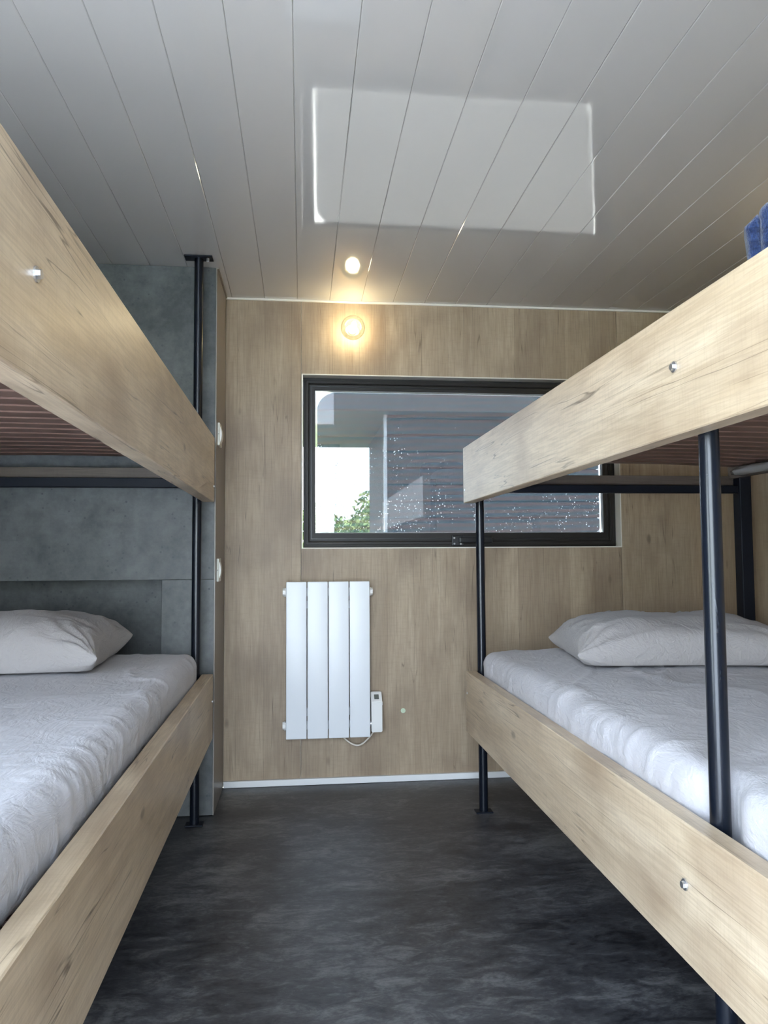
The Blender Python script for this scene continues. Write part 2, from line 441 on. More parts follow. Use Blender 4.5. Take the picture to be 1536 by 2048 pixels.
# back wall with the window opening; panels are pieces
WX0, WX1, WZ0, WZ1 = .004, 1.446, 1.005, 1.768
bm = bmesh.new()
for a in ((XL, WX0, 0, H + .05), (WX1, XR + .1, 0, H + .05), (WX0, WX1, 0, WZ0), (WX0, WX1, WZ1, H + .05)):
    add_box(bm, a[0], a[1], D + .009, D + .10, a[2], a[3])
wb_ = finish('wall_back', bm, M['plaster'], origin=(0, D, 0)); tag(wb_, 'back wall clad in vertical oak-look panels', None, None, 'structure')
def wall_panel(x0, x1, z0, z1):
    return box('wall_panel', x0 + .0008, x1 - .0008, D, D + .008, z0, z1, M['oak_wall'], wb_, bevel=.0012, seg=1)
wall_panel(XP, -.002, .0, H)
wall_panel(-.002, WX1, .0, WZ0 - .001)
wall_panel(-.002, WX1, WZ1 + .001, H)
wall_panel(WX1, XR, .0, H)
box('wall_panel', -.001, WX0 - .0005, D, D + .008, WZ0, WZ1, M['oak_wall'], wb_)

wr = box('wall_right', XR, XR + .1, YREAR - .1, D, 0, H + .05, M['plaster']); tag(wr, None, None, None, 'structure')
ORG[wr.name] = wr.location.copy()
ys = [YREAR - .1, .78, 2.03, D]
for a, b in zip(ys[:-1], ys[1:]):
    box('wall_panel', XR - .008, XR, a + .0008, b - .0008, 0, H, M['oak_wall_y'], wr, bevel=.0012, seg=1)
bm = bmesh.new()
for a in ((YREAR - .1, -.26, 0, H + .05), (.60, D + .1, 0, H + .05), (-.26, .60, 0, .27), (-.26, .60, 1.93, H + .05)):  # gap between these boxes: unseen side opening added to let in more daylight
    add_box(bm, XL - .1, XL, a[0], a[1], a[2], a[3])
wlft = finish('wall_left', bm, M['concrete'], origin=(XL, 0, 0)); tag(wlft, None, None, None, 'structure')

# rear wall (behind the camera) around a wide door opening added to light the room
OX0, OX1, OZ1 = -1.15, .36, 2.03
bm = bmesh.new()
add_box(bm, XL, OX0, YREAR - .1, YREAR, 0, H + .05); add_box(bm, OX1, XR, YREAR - .1, YREAR, 0, H + .05); add_box(bm, OX0, OX1, YREAR - .1, YREAR, OZ1, H + .05)
wre = finish('wall_rear', bm, M['plaster'], origin=(0, YREAR, 0)); tag(wre, None, None, None, 'structure')
bm = bmesh.new()
add_box(bm, OX0, OX0 + .05, YREAR - .09, YREAR - .01, 0, OZ1); add_box(bm, OX1 - .05, OX1, YREAR - .09, YREAR - .01, 0, OZ1); add_box(bm, OX0 + .05, OX1 - .05, YREAR - .09, YREAR - .01, OZ1 - .05, OZ1)
dr = finish('added_door_1', bm, M['frame'], origin=(0, YREAR, 0)); tag(dr, None, None, None, 'structure')  # frame of the added rear opening, never in view

# concrete-look partition at the head of the left bunk
part = empty('wall_partition', (XP, YP, 0), 'grey concrete-look partition with a niche', None, None, 'structure')
NX1, NZ1, NDEP = -.527, .884, .30
T = .018
def ppanel(x0, x1, z0, z1):
    return box('wall_panel', x0 + .0005, x1 - .0005, YP, YP + T, z0 + .0005, z1 - .0005, M['concrete'], part, bevel=.0008, seg=1)
ppanel(XL, XP - .004, NZ1, H)
ppanel(NX1, XP - .004, 0.002, NZ1)
ppanel(XL, NX1, 0.002, .34)
box('side_panel', XP - .004, XP, YP, D, .002, H, M['taupe'], part)
bm = bmesh.new()
add_box(bm, XL, NX1, YP + NDEP, YP + NDEP + T, .34, NZ1); finish('niche_back', bm, M['concrete'], part)
box('niche_side', NX1, NX1 + T, YP + T, YP + NDEP, .34, NZ1, M['concrete'], part)
box('niche_top', XL, NX1, YP + T, YP + NDEP, NZ1, NZ1 + T, M['concrete'], part)
box('niche_shelf', XL, NX1, YP + T, YP + NDEP, .34 - T, .34, M['concrete'], part)
caps = [(-.345, 2.028), (-.345, 1.486), (-.350, .928), (-.350, .848), (-.495, .850), (-.352, .075)]
c0 = None
for x, z in caps:
    if c0 is None:
        c0 = cyl('screw_cap', (x, YP - .0012, z), (x, YP + .002, z), .0042, M['screwcap'], part, seg=12); c0off = ORG[c0.name] - Vector((x, YP, z))
    else: copy_part(c0, part, Vector((x, YP, z)) + c0off)

# trims
tb = box('baseboard_back', XP + .002, XR - .01, D - .018, D, .001, .027, M['trim_white'], bevel=.002); tag(tb, None, None, None, 'structure')
t1 = box('trim_1', XP, XR - .01, D - .010, D, H - .009, H, M['reveal'], bevel=.001, seg=1); tag(t1, None, None, None, 'structure')
t2 = box('trim_2', XP, XP + .006, YP, D - .010, H - .006, H, M['taupe']); tag(t2, None, None, None, 'structure')

# ------------------------------------------------------------------ window
win = empty('window_1', ((WX0 + WX1) / 2, D + .05, WZ0), 'wide dark-framed window with insect screen', None, None, 'structure')
def ring(name, x0, x1, z0, z1, w, y0, y1, mat, bevel=.0015, wb=None, parent=win):
    wbt = w if wb is None else wb
    bm = bmesh.new()
    def quad(y, a0, a1, b0, b1): return [bm.verts.new(p) for p in ((a0, y, b0), (a1, y, b0), (a1, y, b1), (a0, y, b1))]
    o0 = quad(y0, x0, x1, z0, z1); i0 = quad(y0, x0 + w, x1 - w, z0 + wbt, z1 - w)
    o1 = quad(y1, x0, x1, z0, z1); i1 = quad(y1, x0 + w, x1 - w, z0 + wbt, z1 - w)
    for k in range(4):
        j = (k + 1) % 4
        bm.faces.new((o0[k], o0[j], i0[j], i0[k])); bm.faces.new((o1[k], i1[k], i1[j], o1[j]))
        bm.faces.new((o0[k], o1[k], o1[j], o0[j])); bm.faces.new((i0[k], i0[j], i1[j], i1[k]))
    if bevel: bmesh.ops.bevel(bm, geom=list(bm.edges), offset=bevel, segments=1, affect='EDGES')
    return finish(name, bm, mat, parent)
ring('window_lining', WX0 - .003, WX1 + .003, WZ0 - .003, WZ1 + .003, .005, D - .0015, D + .10, M['reveal'], 0.0008)
FX0, FX1, FZ0, FZ1 = WX0 + .003, WX1 - .003, WZ0 + .003, WZ1 - .003
ring('window_frame', FX0, FX1, FZ0, FZ1, .026, D + .052, D + .098, M['frame'])
ring('window_frame_lip', FX0 + .012, FX1 - .012, FZ0 + .012, FZ1 - .012, .012, D + .047, D + .056, M['frame'])
GX0, GX1, GZ0, GZ1 = .0646, 1.391, 1.072, 1.7115
sash = ring('window_sash', FX0 + .026, FX1 - .026, FZ0 + .026, FZ1 - .026, .026, D + .060, D + .096, M['frame'], wb=.037)
ring('sash_groove_strip', FX0 + .034, FX1 - .034, FZ0 + .036, FZ1 - .034, .004, D + .0575, D + .061, M['black'], 0.0005)
ring('glazing_gasket', FX0 + .048, FX1 - .048, FZ0 + .059, FZ1 - .048, .007, D + .066, D + .09, M['gasket'], .0008)
box('glass_pane', GX0 - .006, GX1 + .006, D + .079, D + .083, GZ0 - .006, GZ1 + .006, M['glass'], win)
# rounded screen
bm = bmesh.new(); rr_ = .085; pts = []
sx0, sx1, sz0, sz1 = GX0 + .006, GX1 - .004, GZ0 + .002, GZ1 - .002
for cx, cz, a0 in ((sx1 - .03, sz1 - .03, 0), (sx0 + rr_, sz1 - rr_, 90), (sx0 + .02, sz0 + .02, 180), (sx1 - .03, sz0 + .03, 270)):
    rad = {0: .03, 90: rr_, 180: .02, 270: .03}[a0]
    for k in range(13):
        a = math.radians(a0 + k * 7.5); pts.append((cx + rad * math.cos(a), cz + rad * math.sin(a)))
f_ = bm.faces.new([bm.verts.new((x, D + .093, z)) for x, z in pts])
ex = bmesh.ops.extrude_face_region(bm, geom=[f_]); 
bmesh.ops.translate(bm, verts=[v for v in ex['geom'] if isinstance(v, bmesh.types.BMVert)], vec=(0, .0012, 0))
scr = finish('insect_screen', bm, M['screen'], win, origin=(0, D + .093, 0))
# latch
lx, lz = .672, 1.012
la = box('latch', lx, lx + .055, D + .040, D + .060, lz, lz + .048, M['black'], win, bevel=.004)
box('latch_lever', lx + .030, lx + .185, D + .028, D + .048, lz + .012, lz + .042, M['black'], la, bevel=.006)
for dx, dz in ((.010, .010), (.010, .036), (.040, .010)):
    cyl('screw', (lx + dx, D + .037, lz + dz), (lx + dx, D + .041, lz + dz), .0042, M['zinc'], la, seg=10)

# ------------------------------------------------------------------ outdoors
t = NT('pale_gravel'); v = t.coords(rnd=False)
g = t.noise(v, 30, 4, .7); t.bsdf(t.ramp(g, [(.3, (.48, .44, .38)), (.7, (.74, .69, .60))]), .9, spec=.2)
M['gravel'] = t.m
t = NT('pale_concrete_paving'); v = t.coords(rnd=False)
g = t.noise(v, 8, 4, .7); t.bsdf(t.ramp(g, [(.3, (.44, .47, .52)), (.7, (.54, .57, .62))]), .9, spec=.2)
M['paving'] = t.m
t = NT('meadow_grass'); v = t.coords(rnd=False); g = t.noise(v, 1.5, 6, .7)
t.bsdf(t.ramp(g, [(.3, (.10, .16, .045)), (.7, (.26, .33, .11))]), .9, spec=.2); M['grass'] = t.m
gz = -.45
bm = bmesh.new(); add_box(bm, -60, 60, -60, 80, gz - .3, gz - .02); gr = finish('ground', bm, M['grass']); tag(gr, None, None, None, 'structure')
bm = bmesh.new(); add_box(bm, -7, 9, D + .1, 13, gz - .1, gz); gp = finish('path', bm, M['gravel']); tag(gp, None, None, None, 'structure')
bm = bmesh.new(); add_box(bm, -9, 9, -16, YREAR - .1, gz - .1, -.03); gp2 = finish('pavement', bm, M['paving']); tag(gp2, None, None, None, 'structure')

cab = empty('garden_cabin', (2.35, 9.3, gz), 'dark grey cabin with overhanging roof outside the window', 'cabin')
M['cabin'] = simple('dark_grey_cladding', (.030, .030, .034), .6, bump=(20, .2, .003))
M['cabin_roof'] = simple('grey_roof_edge', (.06, .06, .06), .6)
M['alu'] = simple('pale_aluminium', (.45, .47, .50), .4, metal=.3)
CX0, CX1, CY = 1.06, 3.82, 9.3
box('cabin_wall', CX0 + .02, CX1 - .02, CY + .03, CY + 2.6, gz, 3.1, M['cabin'], cab)
zz = gz
b0 = None
while zz < 3.0:
    if b0 is None: b0 = box('cladding_board', CX0, CX1, CY, CY + .03, zz + .006, zz + .204, M['cabin'], cab, bevel=.006, seg=1); b0off = ORG[b0.name] - Vector((0, 0, zz))
    else: copy_part(b0, cab, b0off + Vector((0, 0, zz)))
    zz += .21
box('roof', -.55, CX1 + .25, CY - .25, CY + 2.9, 2.74, 3.6, M['cabin_roof'], cab, bevel=.02)
box('corner_post', CX0 - .035, CX0 + .003, CY - .03, CY + .05, gz, 2.74, M['alu'], cab)

M['leaf'] = simple('hedge_leaves', (.24, .32, .11), .8)
M['bark'] = simple('hedge_bark', (.10, .07, .05), .9)
def bush(x, y, h, r, label, sd_):
    rnd = random.Random(sd_)
    e = empty('hedge_tree', (x, y, gz), label, 'tree', 'trees on the horizon')
    bm = bmesh.new()
    add_cyl(bm, (x, y, gz - .02), (x, y, gz + h * .5), .09, 8, .05); finish('trunk', bm, M['bark'], e)
    bm = bmesh.new()
    for i in range(2600):
        a = rnd.uniform(0, 2 * math.pi); q = rnd.random() ** .4
        th = math.acos(rnd.uniform(-1, 1))
        p = Vector((x + r * q * math.sin(th) * math.cos(a), y + r * q * math.sin(th) * math.sin(a), gz + h * .58 + h * .42 * q * math.cos(th)))
        p.x += .25 * noise.noise(p * 1.3); p.z += .35 * noise.noise(p * 1.1 + Vector((5, 5, 5)))
        s = rnd.uniform(.05, .11); d = Vector((rnd.uniform(-1, 1), rnd.uniform(-1, 1), rnd.uniform(-.6, 1))).normalized()
        a1 = d.orthogonal().normalized() * s; b1 = d.cross(a1).normalized() * s * .6
        bm.faces.new([bm.verts.new(p + a1), bm.verts.new(p + b1), bm.verts.new(p - a1), bm.verts.new(p - b1)])
    o = finish('foliage', bm, M['leaf'], e); o['kind'] = 'stuff'
bush(.55, 27, 3.2, 1.2, 'low round green tree at the left edge of the window view', 1)
bush(1.65, 23.5, 2.75, .95, 'small green tree in the middle of the trees left of the grey cabin', 2)
bush(2.95, 26, 4.0, 1.3, 'tallest green tree, right beside the grey cabin seen through the window', 3)

# ================================================================== BUNK BEDS
PR = .0168
def rail(name, xo, xi, y0, y1, z0, z1, parent, dxn=0.0):
    """board from far end y1 to near end y0; dxn = sideways shift at the near end; xo = visible face"""
    bm = bmesh.new(); n = 1
    a, b = sorted((xo, xi))
    add_box(bm, a, b, y0, y1, z0, z1, .0022, 1)
    for v in bm.verts: v.co.x += dxn * (y1 - v.co.y) / (y1 - y0)
    return finish(name, bm, M['oak_rail'], parent)

def slat_mesh(length, w, th, arch):
    bm = bmesh.new(); n = 10; R = []
    for i in range(n + 1):
        s = i / n; x = (s - .5) * length; z = arch * (1 - (2 * s - 1) ** 2)
        R.append([bm.verts.new((x, yy, z + zz_)) for yy, zz_ in ((-w / 2, .003), (-w / 2 + .004, 0), (w / 2 - .004, 0), (w / 2, .003), (w / 2, th), (-w / 2, th))])
    for i in range(n):
        for k in range(6):
            j = (k + 1) % 6; bm.faces.new((R[i][k], R[i + 1][k], R[i + 1][j], R[i][j]))
    bm.faces.new(R[0]); bm.faces.new(R[-1][::-1])
    bmesh.ops.recalc_face_normals(bm, faces=bm.faces)
    me = bpy.data.meshes.new('slat'); bm.to_mesh(me); bm.free(); me.materials.append(M['slat']); return me

def bolt_parts(bed, spots, sgn):
    b0 = None
    for x, y, z in spots:
        bm = bmesh.new()
        add_cyl(bm, (x, y, z), (x + sgn * .0025, y, z), .0095, 18)
        add_cyl(bm, (x + sgn * .002, y, z), (x + sgn * .007, y, z), .0062, 6)
        o = finish('bolt', bm, M['zinc'], bed); o['label'] = 'shiny zinc bolt head'

def bunk(side):
    R_ = side == 'right'
    s = 1 if R_ else -1
    if R_:
        xo, th, xw, yf, yn, dxn = .628, .040, 1.792, 2.868, .86, 0.004
        U0, U1, L0, L1 = 1.172, 1.389, .297, .526
        py_far, py_near = 2.842, 1.20
        base = (1.2, 1.9, 0); label = 'black steel bunk bed with oak side boards on the right, under the window side'
        cz0, cz1 = 1.212, 1.243; tops = (1.37, 1.37)
    else:
        xo, th, xw, yf, yn, dxn = -.326, .042, -1.49, 2.866, .72, .018
        U0, U1, L0, L1 = 1.175, 1.420, .300, .536
        py_far, py_near = 2.838, .90
        base = (-.9, 1.9, 0); label = 'black steel bunk bed with oak side boards on the left, against the concrete-look partition'
        cz0, cz1 = 1.226, 1.261; tops = (H - .003, 1.40)
    bed = empty('bunk_bed', base, label, 'bunk bed')
    xi = xo + s * th; xp = xi + s * (PR + .001)
    ur = rail('side_board', xo, xi, yn, yf, U0, U1, bed, dxn)
    lr = rail('side_board', xo, xi, yn, yf, L0, L1, bed, dxn)
    for (py, top) in ((py_far, tops[0]), (py_near, tops[1])):
        sh = dxn * (yf - py) / (yf - yn)
        p = cyl('post', (xp + sh, py, .004), (xp + sh, py, top), PR, M['post'], bed, seg=28)
        box('foot_plate', xp + sh - .032, xp + sh + .032, py - .022, py + .022, .0005, .006, M['metal'], p, bevel=.001, seg=1)
        if not R_ and top > 2:
            cp = box('ceiling_plate', xp + sh - .052, xp + sh + .052, py - .03, py + .02, H - .006, H - .0005, M['metal'], p, bevel=.001, seg=1)
            cyl('ceiling_screw', (xp + sh + .034, py - .012, H - .018), (xp + sh + .034, py - .012, H - .005), .0055, M['zinc'], p, seg=8)
    # wall side: square posts and boards
    xa, xb = sorted((xw, xw - s * .05))
    for py in (py_far, py_near):
        box('rear_post', xa, xb, py - .025, py + .025, .003, 1.37, M['metal'], bed, bevel=.004)
    for (z0, z1) in ((U0 + .1, U1 - .06), (L0 + .06, L1 - .06)):
        box('wall_board', min(xw - s * .05, xw - s * .068), max(xw - s * .05, xw - s * .068), yn, yf, z0, z1, M['end_board'], bed)
    # crossbars and end boards
    ca, cb_ = sorted((xp + s * PR * .6, xw - s * .05))
    for (py, z0, z1) in ((py_far, cz0, cz1), (py_near, cz0, cz1), (py_far, L0 + .03, L0 + .062), (py_near, L0 + .03, L0 + .062)):
        box('crossbar', ca, cb_, py - .015, py + .015, z0, z1, M['metal'], bed, bevel=.002, seg=1)
    for (py, z0) in ((py_far, cz1 - .006), (py_near, cz1 - .006), (py_far, L0 + .06), (py_near, L0 + .06)):
        box('end_board', ca, cb_, py + .016, py + .034, z0, z0 + .047, M['end_board'], bed, bevel=.001, seg=1)
    # slats
    sa, sb = sorted((xi + s * .002, xw - s * .070))
    zsu = 1.316 if R_ else 1.330
    me = slat_mesh(sb - sa, .071, .012, .012)
    y = yf - .075
    while y > yn + .05:
        for z in (zsu, zsu - (U0 - L0)):
            o = link_obj('slat', me, bed); o.location = Vector(((sa + sb) / 2, y, z)) - Vector(base)
        y -= .086
    # cleats that carry the slats
    for (za) in (zsu, zsu - (U0 - L0)):
        box('cleat', min(xi, xi + s * .02), max(xi, xi + s * .02), yn + .03, py_far - .03, za - .026, za - .0005, M['end_board'], bed)
    if R_:
        bolt_parts(bed, [(xo + .003, 1.199, 1.288), (xo + .003, 1.212, .425)], -1)
        for z in (1.216, .440):
            bm = bmesh.new(); add_cyl(bm, (xo + .002, 2.842, z + .006), (xo - .002, 2.842, z + .006), .0045, 10)
            finish('screw', bm, M['zinc'], bed)
    else:
        bolt_parts(bed, [(xo + dxn * .92, .90, 1.302)], 1)
        bm = bmesh.new(); add_cyl(bm, (xo, 2.84, .440), (xo + .003, 2.84, .440), .0045, 10); finish('screw', bm, M['zinc'], bed)
        bm = bmesh.new(); add_cyl(bm, (xo, 2.84, 1.232), (xo + .003, 2.84, 1.232), .0045, 10); finish('screw', bm, M['zinc'], bed)
    return bed, xi, xp, xw, yn, yf, zsu
right_bed = bunk('right'); left_bed = bunk('left')

# crumpled clear film on the wall-side rail of the right upper bunk
bm = bmesh.new(); n = 40; ring_n = 14; rings = []
xw = 1.742
for i in range(n + 1):
    y = 2.80 - i * (1.5 / n)
    rad = .024 * min(1, .55 + i / 3)
    row = []
    for k in range(ring_n):
        a = 2 * math.pi * k / ring_n
        q = rad * (1 + .45 * noise.noise(Vector((math.cos(a) * 2, math.sin(a) * 2, y * 9))))
        row.append(bm.verts.new((xw - .034 + q * math.cos(a) * 1.15, y, 1.292 + q * math.sin(a) * .8)))
    rings.append(row)
for i in range(n):
    for k in range(ring_n): bm.faces.new((rings[i][k], rings[i][(k + 1) % ring_n], rings[i + 1][(k + 1) % ring_n], rings[i + 1][k]))
bm.faces.new(rings[0]); bm.faces.new(rings[-1][::-1])
film = finish('plastic_wrap', bm, M['film'], right_bed[0], smooth=True); film['label'] = 'crumpled clear plastic film around the rail'

# ================================================================== BEDDING
def ridge(p, k=1.0):
    return 1.0 - min(1.0, abs(noise.noise(p)) * k)
def mattress(name, x0, x1, y0, y1, z0, z1, label, cat, group, seed, front_sign, step=.0105, r=.045, dents=()):
    lo, hi = Vector((x0, y0, z0)), Vector((x1, y1, z1))
    bm = bmesh.new()
    N = [max(2, int((hi[i] - lo[i]) / step)) for i in range(3)]
    cache = {}
    def vert(p):
        key = tuple(round(c, 5) for c in p)
        if key in cache: return cache[key]
        rb = .012
        rv = Vector((r, r, r if p[2] > (z0 + z1) / 2 else rb)); rv = Vector((r, r, r))
        c = Vector([min(max(p[i], lo[i] + rv[i]), hi[i] - rv[i]) for i in range(3)])
        d = Vector(p) - c
        q = c + d.normalized() * r if d.length > 1e-9 else Vector(p)
        nrm = d.normalized() if d.length > 1e-9 else Vector((0, 0, 1))
        s = Vector((seed * 3.1, seed * 1.7, 0))
        # top: gentle unevenness, long diagonal creases; side: tight vertical folds
        up_ = max(0, nrm.z)
        amp = 0
        amp += .006 * noise.noise(q * 3.0 + s)
        rot = Vector((q.x * .8 + q.y * .6, -q.x * .6 + q.y * .8, q.z))
        cr1 = ridge(Vector((rot.x * 2.2, rot.y * 6.5, q.z * 2)) + s, 5.5) ** 2
        msk = max(0, noise.noise(q * 2.1 + s * 2) + .25)
        amp += .010 * cr1 * msk * up_
        rot2 = Vector((q.x * .35 + q.y * .94, -q.x * .94 + q.y * .35, 0))
        cr3 = ridge(Vector((rot2.x * 2.4, rot2.y * 4.5, 3)) + s * .7, 11.0) ** 2
        amp += .009 * cr3 * max(0, noise.noise(q * 2.7 + s * 3) + .30) * up_
        cr4 = ridge(Vector((q.x * 9 + q.y * 3, q.y * 13 - q.x * 6, q.z * 8)) + s * .4, 5.0) ** 2
        amp += .0030 * cr4 * max(0, noise.noise(q * 3.7 + s * 5) + .20)
        cr2 = ridge(Vector((q.x * 3.5, q.y * 9.5 + q.x * 3, q.z * 2)) + s * 1.3, 4.0) ** 2
        edge = math.exp(-min(abs(q.x - x0), abs(q.x - x1)) / .10)
        amp += .008 * cr2 * edge * max(0, noise.noise(q * 4.3 + s) + .30)
        cr5 = ridge(Vector((q.x * 4, q.y * 17 + q.z * 9, q.z * 5)) + s * 2.3, 4.0) ** 2
        amp += .006 * cr5 * edge * max(0, noise.noise(q * 6.1 + s * 4) + .25)
        q = q + nrm * amp
        for (dx_, dy_) in dents:
            if abs(q.x - dx_) < .16:
                q.x += front_sign * -.040 * math.exp(-((q.y - dy_) / .055) ** 2) * max(0, 1 - abs(q.x - dx_) / .16)
        # slight dome
        if nrm.z > .3:
            u = (q.x - (x0 + x1) / 2) / ((x1 - x0) / 2)
            q.z += .010 * (1 - u * u) * nrm.z
        v = bm.verts.new(q); cache[key] = v; return v
    def grid(ax, side):
        a, b = [i for i in range(3) if i != ax]
        for i in range(N[a]):
            for j in range(N[b]):
                qs = []
                for di, dj in ((0, 0), (1, 0), (1, 1), (0, 1)):
                    p = [0, 0, 0]; p[ax] = (hi if side else lo)[ax]
                    p[a] = lo[a] + (hi[a] - lo[a]) * (i + di) / N[a]; p[b] = lo[b] + (hi[b] - lo[b]) * (j + dj) / N[b]
                    qs.append(vert(p))
                try: bm.faces.new(qs)
                except ValueError: pass
    for ax in range(3):
        for side in (0, 1): grid(ax, side)
    o = finish(name, bm, M['sheet'], smooth=True)
    return tag(o, label, cat, group)
mat_r = mattress('mattress', .676, 1.715, .90, 2.815, .466, .606, 'mattress in a pale grey fitted sheet on the lower deck of the right bunk', 'mattress', 'sheeted mattresses on the bunks', 1, -1, dents=((.672, 1.2),))
mat_l = mattress('mattress', -1.415, -.374, .76, 2.805, .484, .622, 'mattress in a pale grey fitted sheet on the lower deck of the left bunk', 'mattress', 'sheeted mattresses on the bunks', 2, 1, dents=((-.372, .9),))
mattress('mattress', .712, 1.715, .90, 2.815, 1.342, 1.432, 'mattress on the upper deck of the right bunk, under the blue towel', 'mattress', 'sheeted mattresses on the bunks', 3, -1, .035, .03)
mattress('mattress', -1.415, -.40, .76, 2.805, 1.356, 1.436, 'mattress on the upper deck of the left bunk, hidden by its side board', 'mattress', 'sheeted mattresses on the bunks', 4, 1, .035, .03)

def pillow(cx, cy, zb, a, b, hgt, rotz, seed, label, tilt=0.0, corner_lift=.03):
    bm = bmesh.new(); NU, NV = 96, 72
    s = Vector((seed * 4.7, seed * 2.3, seed))
    top = {}; bot = {}
    cz_, sz_ = math.cos(rotz), math.sin(rotz)
    for i in range(NU + 1):
        for j in range(NV + 1):
            u = -1 + 2 * i / NU; v = -1 + 2 * j / NV
            # denser sampling towards the rim
            u = math.sin(u * math.pi / 2); v = math.sin(v * math.pi / 2)
            x = a * u * (1 - .045 * (1 - v ** 2) * abs(u) ** 3 + .03 * abs(v) ** 6 * abs(u) ** 6)
            y = b * v * (1 - .06 * (1 - u ** 2) * abs(v) ** 3 + .03 * abs(u) ** 6 * abs(v) ** 6)
            prof = ((1 - abs(u) ** 2.6) * (1 - abs(v) ** 2.6)) ** .40
            p3 = Vector((x, y, 0)) * 3.0
            lump = 1 + .16 * noise.noise(p3 + s)
            # radial wrinkles from the corners
            w = 0
            for su in (-1, 1):
                for sv in (-1, 1):
                    dx, dy = u * a - su * a, v * b - sv * b
                    rr = math.hypot(dx, dy) + 1e-6; ang = math.atan2(dy, dx)
                    w += math.exp(-rr / .13) * math.sin(ang * 15 + 3 * noise.noise(Vector((rr * 12, seed, su + sv)))) * min(1, rr / .05)
            w2 = ridge(Vector((x * 5 + y * 4, y * 11 - x * 3, seed)), 4.2) ** 2 * max(0, noise.noise(p3 * 1.2 + s * 2) + .2)
            rim_z = hgt * .30
            rim_z += .012 * noise.noise(Vector((u * 2.5, v * 2.5, seed + 9)))
            zt = rim_z + hgt * .74 * prof * lump + prof ** .5 * (.011 * w + .017 * w2)
            zl = rim_z - hgt * .62 * prof ** .8 + .004 * w * prof
            zl = max(zl, .004 + .10 * 0)
            def put(z):
                X, Y = cx + x * cz_ - y * sz_, cy + x * sz_ + y * cz_
                return bm.verts.new((X, Y, zb + z + tilt * y))
            rim = i in (0, NU) or j in (0, NV)
            if rim:
                q = put(rim_z); top[i, j] = q; bot[i, j] = q
            else:
                top[i, j] = put(zt); bot[i, j] = put(min(zl, zt - .004))
    for i in range(NU):
        for j in range(NV):
            bm.faces.new((top[i, j], top[i + 1, j], top[i + 1, j + 1], top[i, j + 1]))
            f = (bot[i, j], bot[i, j + 1], bot[i + 1, j + 1], bot[i + 1, j])
            try: bm.faces.new(f)
            except ValueError: pass
    o = finish('pillow', bm, M['pillow'], smooth=True)
    return tag(o, label, 'pillow', 'pillows at the heads of the lower bunks')
pillow(-.945, 2.50, .638, .345, .265, .162, math.radians(2), 1, 'plump grey pillow on the left lower bunk beside the niche')
pillow(1.235, 2.45, .622, .345, .255, .142, math.radians(-9), 2, 'grey pillow on the right lower bunk behind the scuffed near post')

# towel on the right upper bunk
def towel():
    W_, L_, H_ = .30, .24, .178; r = .020; org = Vector((.862, 1.300, 1.452)); ang = math.radians(-34)
    R3 = Matrix.Rotation(ang, 3, 'Z')
    def build(name, lo, hi, parent, seed, folds):
        lo, hi = Vector(lo), Vector(hi); bm = bmesh.new(); N = [max(3, int((hi[i] - lo[i]) / .0075)) for i in range(3)]; cache = {}
        rr = min(r, (hi - lo)[0] * .48, (hi - lo)[1] * .48, (hi - lo)[2] * .48)
        def vert(p):
            key = tuple(round(c, 5) for c in p)
            if key in cache: return cache[key]
            c = Vector([min(max(p[i], lo[i] + rr), hi[i] - rr) for i in range(3)]); d = Vector(p) - c
            n_ = d.normalized() if d.length > 1e-9 else Vector((0, 0, 1)); q = c + n_ * rr
            hk = (q.z - lo.z) / (hi.z - lo.z)
            wob = noise.noise(q * 9 + Vector((seed, 0, 0)))
            amp = folds * math.sin(q.x * 75 + hk * 3.0 + 3.5 * wob) * max(0, -n_.y) * (.4 + .6 * hk)
            amp += folds * .7 * math.sin(q.y * 60 + hk * 2 + 3 * wob) * abs(n_.x)
            amp += .010 * wob * max(0, n_.z) + .006 * math.sin(q.y * 28 + 2 * wob) * max(0, n_.z)
            q = q + n_ * amp
            q.x -= .016 * hk * (1 - min(1, (q.x - lo.x) / .1))
            q.z += .020 * max(0, n_.z) * math.sin(min(1, max(0, (q.x - lo.x) / (hi.x - lo.x))) * math.pi)
            q.z = max(q.z, 0)
            v = bm.verts.new(org + R3 @ q); cache[key] = v; return v
        for ax in range(3):
            a, b = [i for i in range(3) if i != ax]
            for side in (0, 1):
                for i in range(N[a]):
                    for j in range(N[b]):
                        qs = []
                        for di, dj in ((0, 0), (1, 0), (1, 1), (0, 1)):
                            p = [0, 0, 0]; p[ax] = (hi if side else lo)[ax]
                            p[a] = lo[a] + (hi[a] - lo[a]) * (i + di) / N[a]; p[b] = lo[b] + (hi[b] - lo[b]) * (j + dj) / N[b]
                            qs.append(vert(p))
                        try: bm.faces.new(qs)
                        except ValueError: pass
        return finish(name, bm, M['towel'], parent, smooth=True)
    tw = tag(build('towel', (0.012, 0, 0), (W_, L_, H_), None, 3, .006), 'folded navy blue terry towel on the right upper bunk', 'towel')
    build('towel_fold', (-.012, .02, 0), (.016, L_ - .03, H_ * .86), tw, 8, .002)
    build('towel_fold', (.060, -.030, 0), (W_ - .03, .012, H_ * .36), tw, 5, .004)
towel()

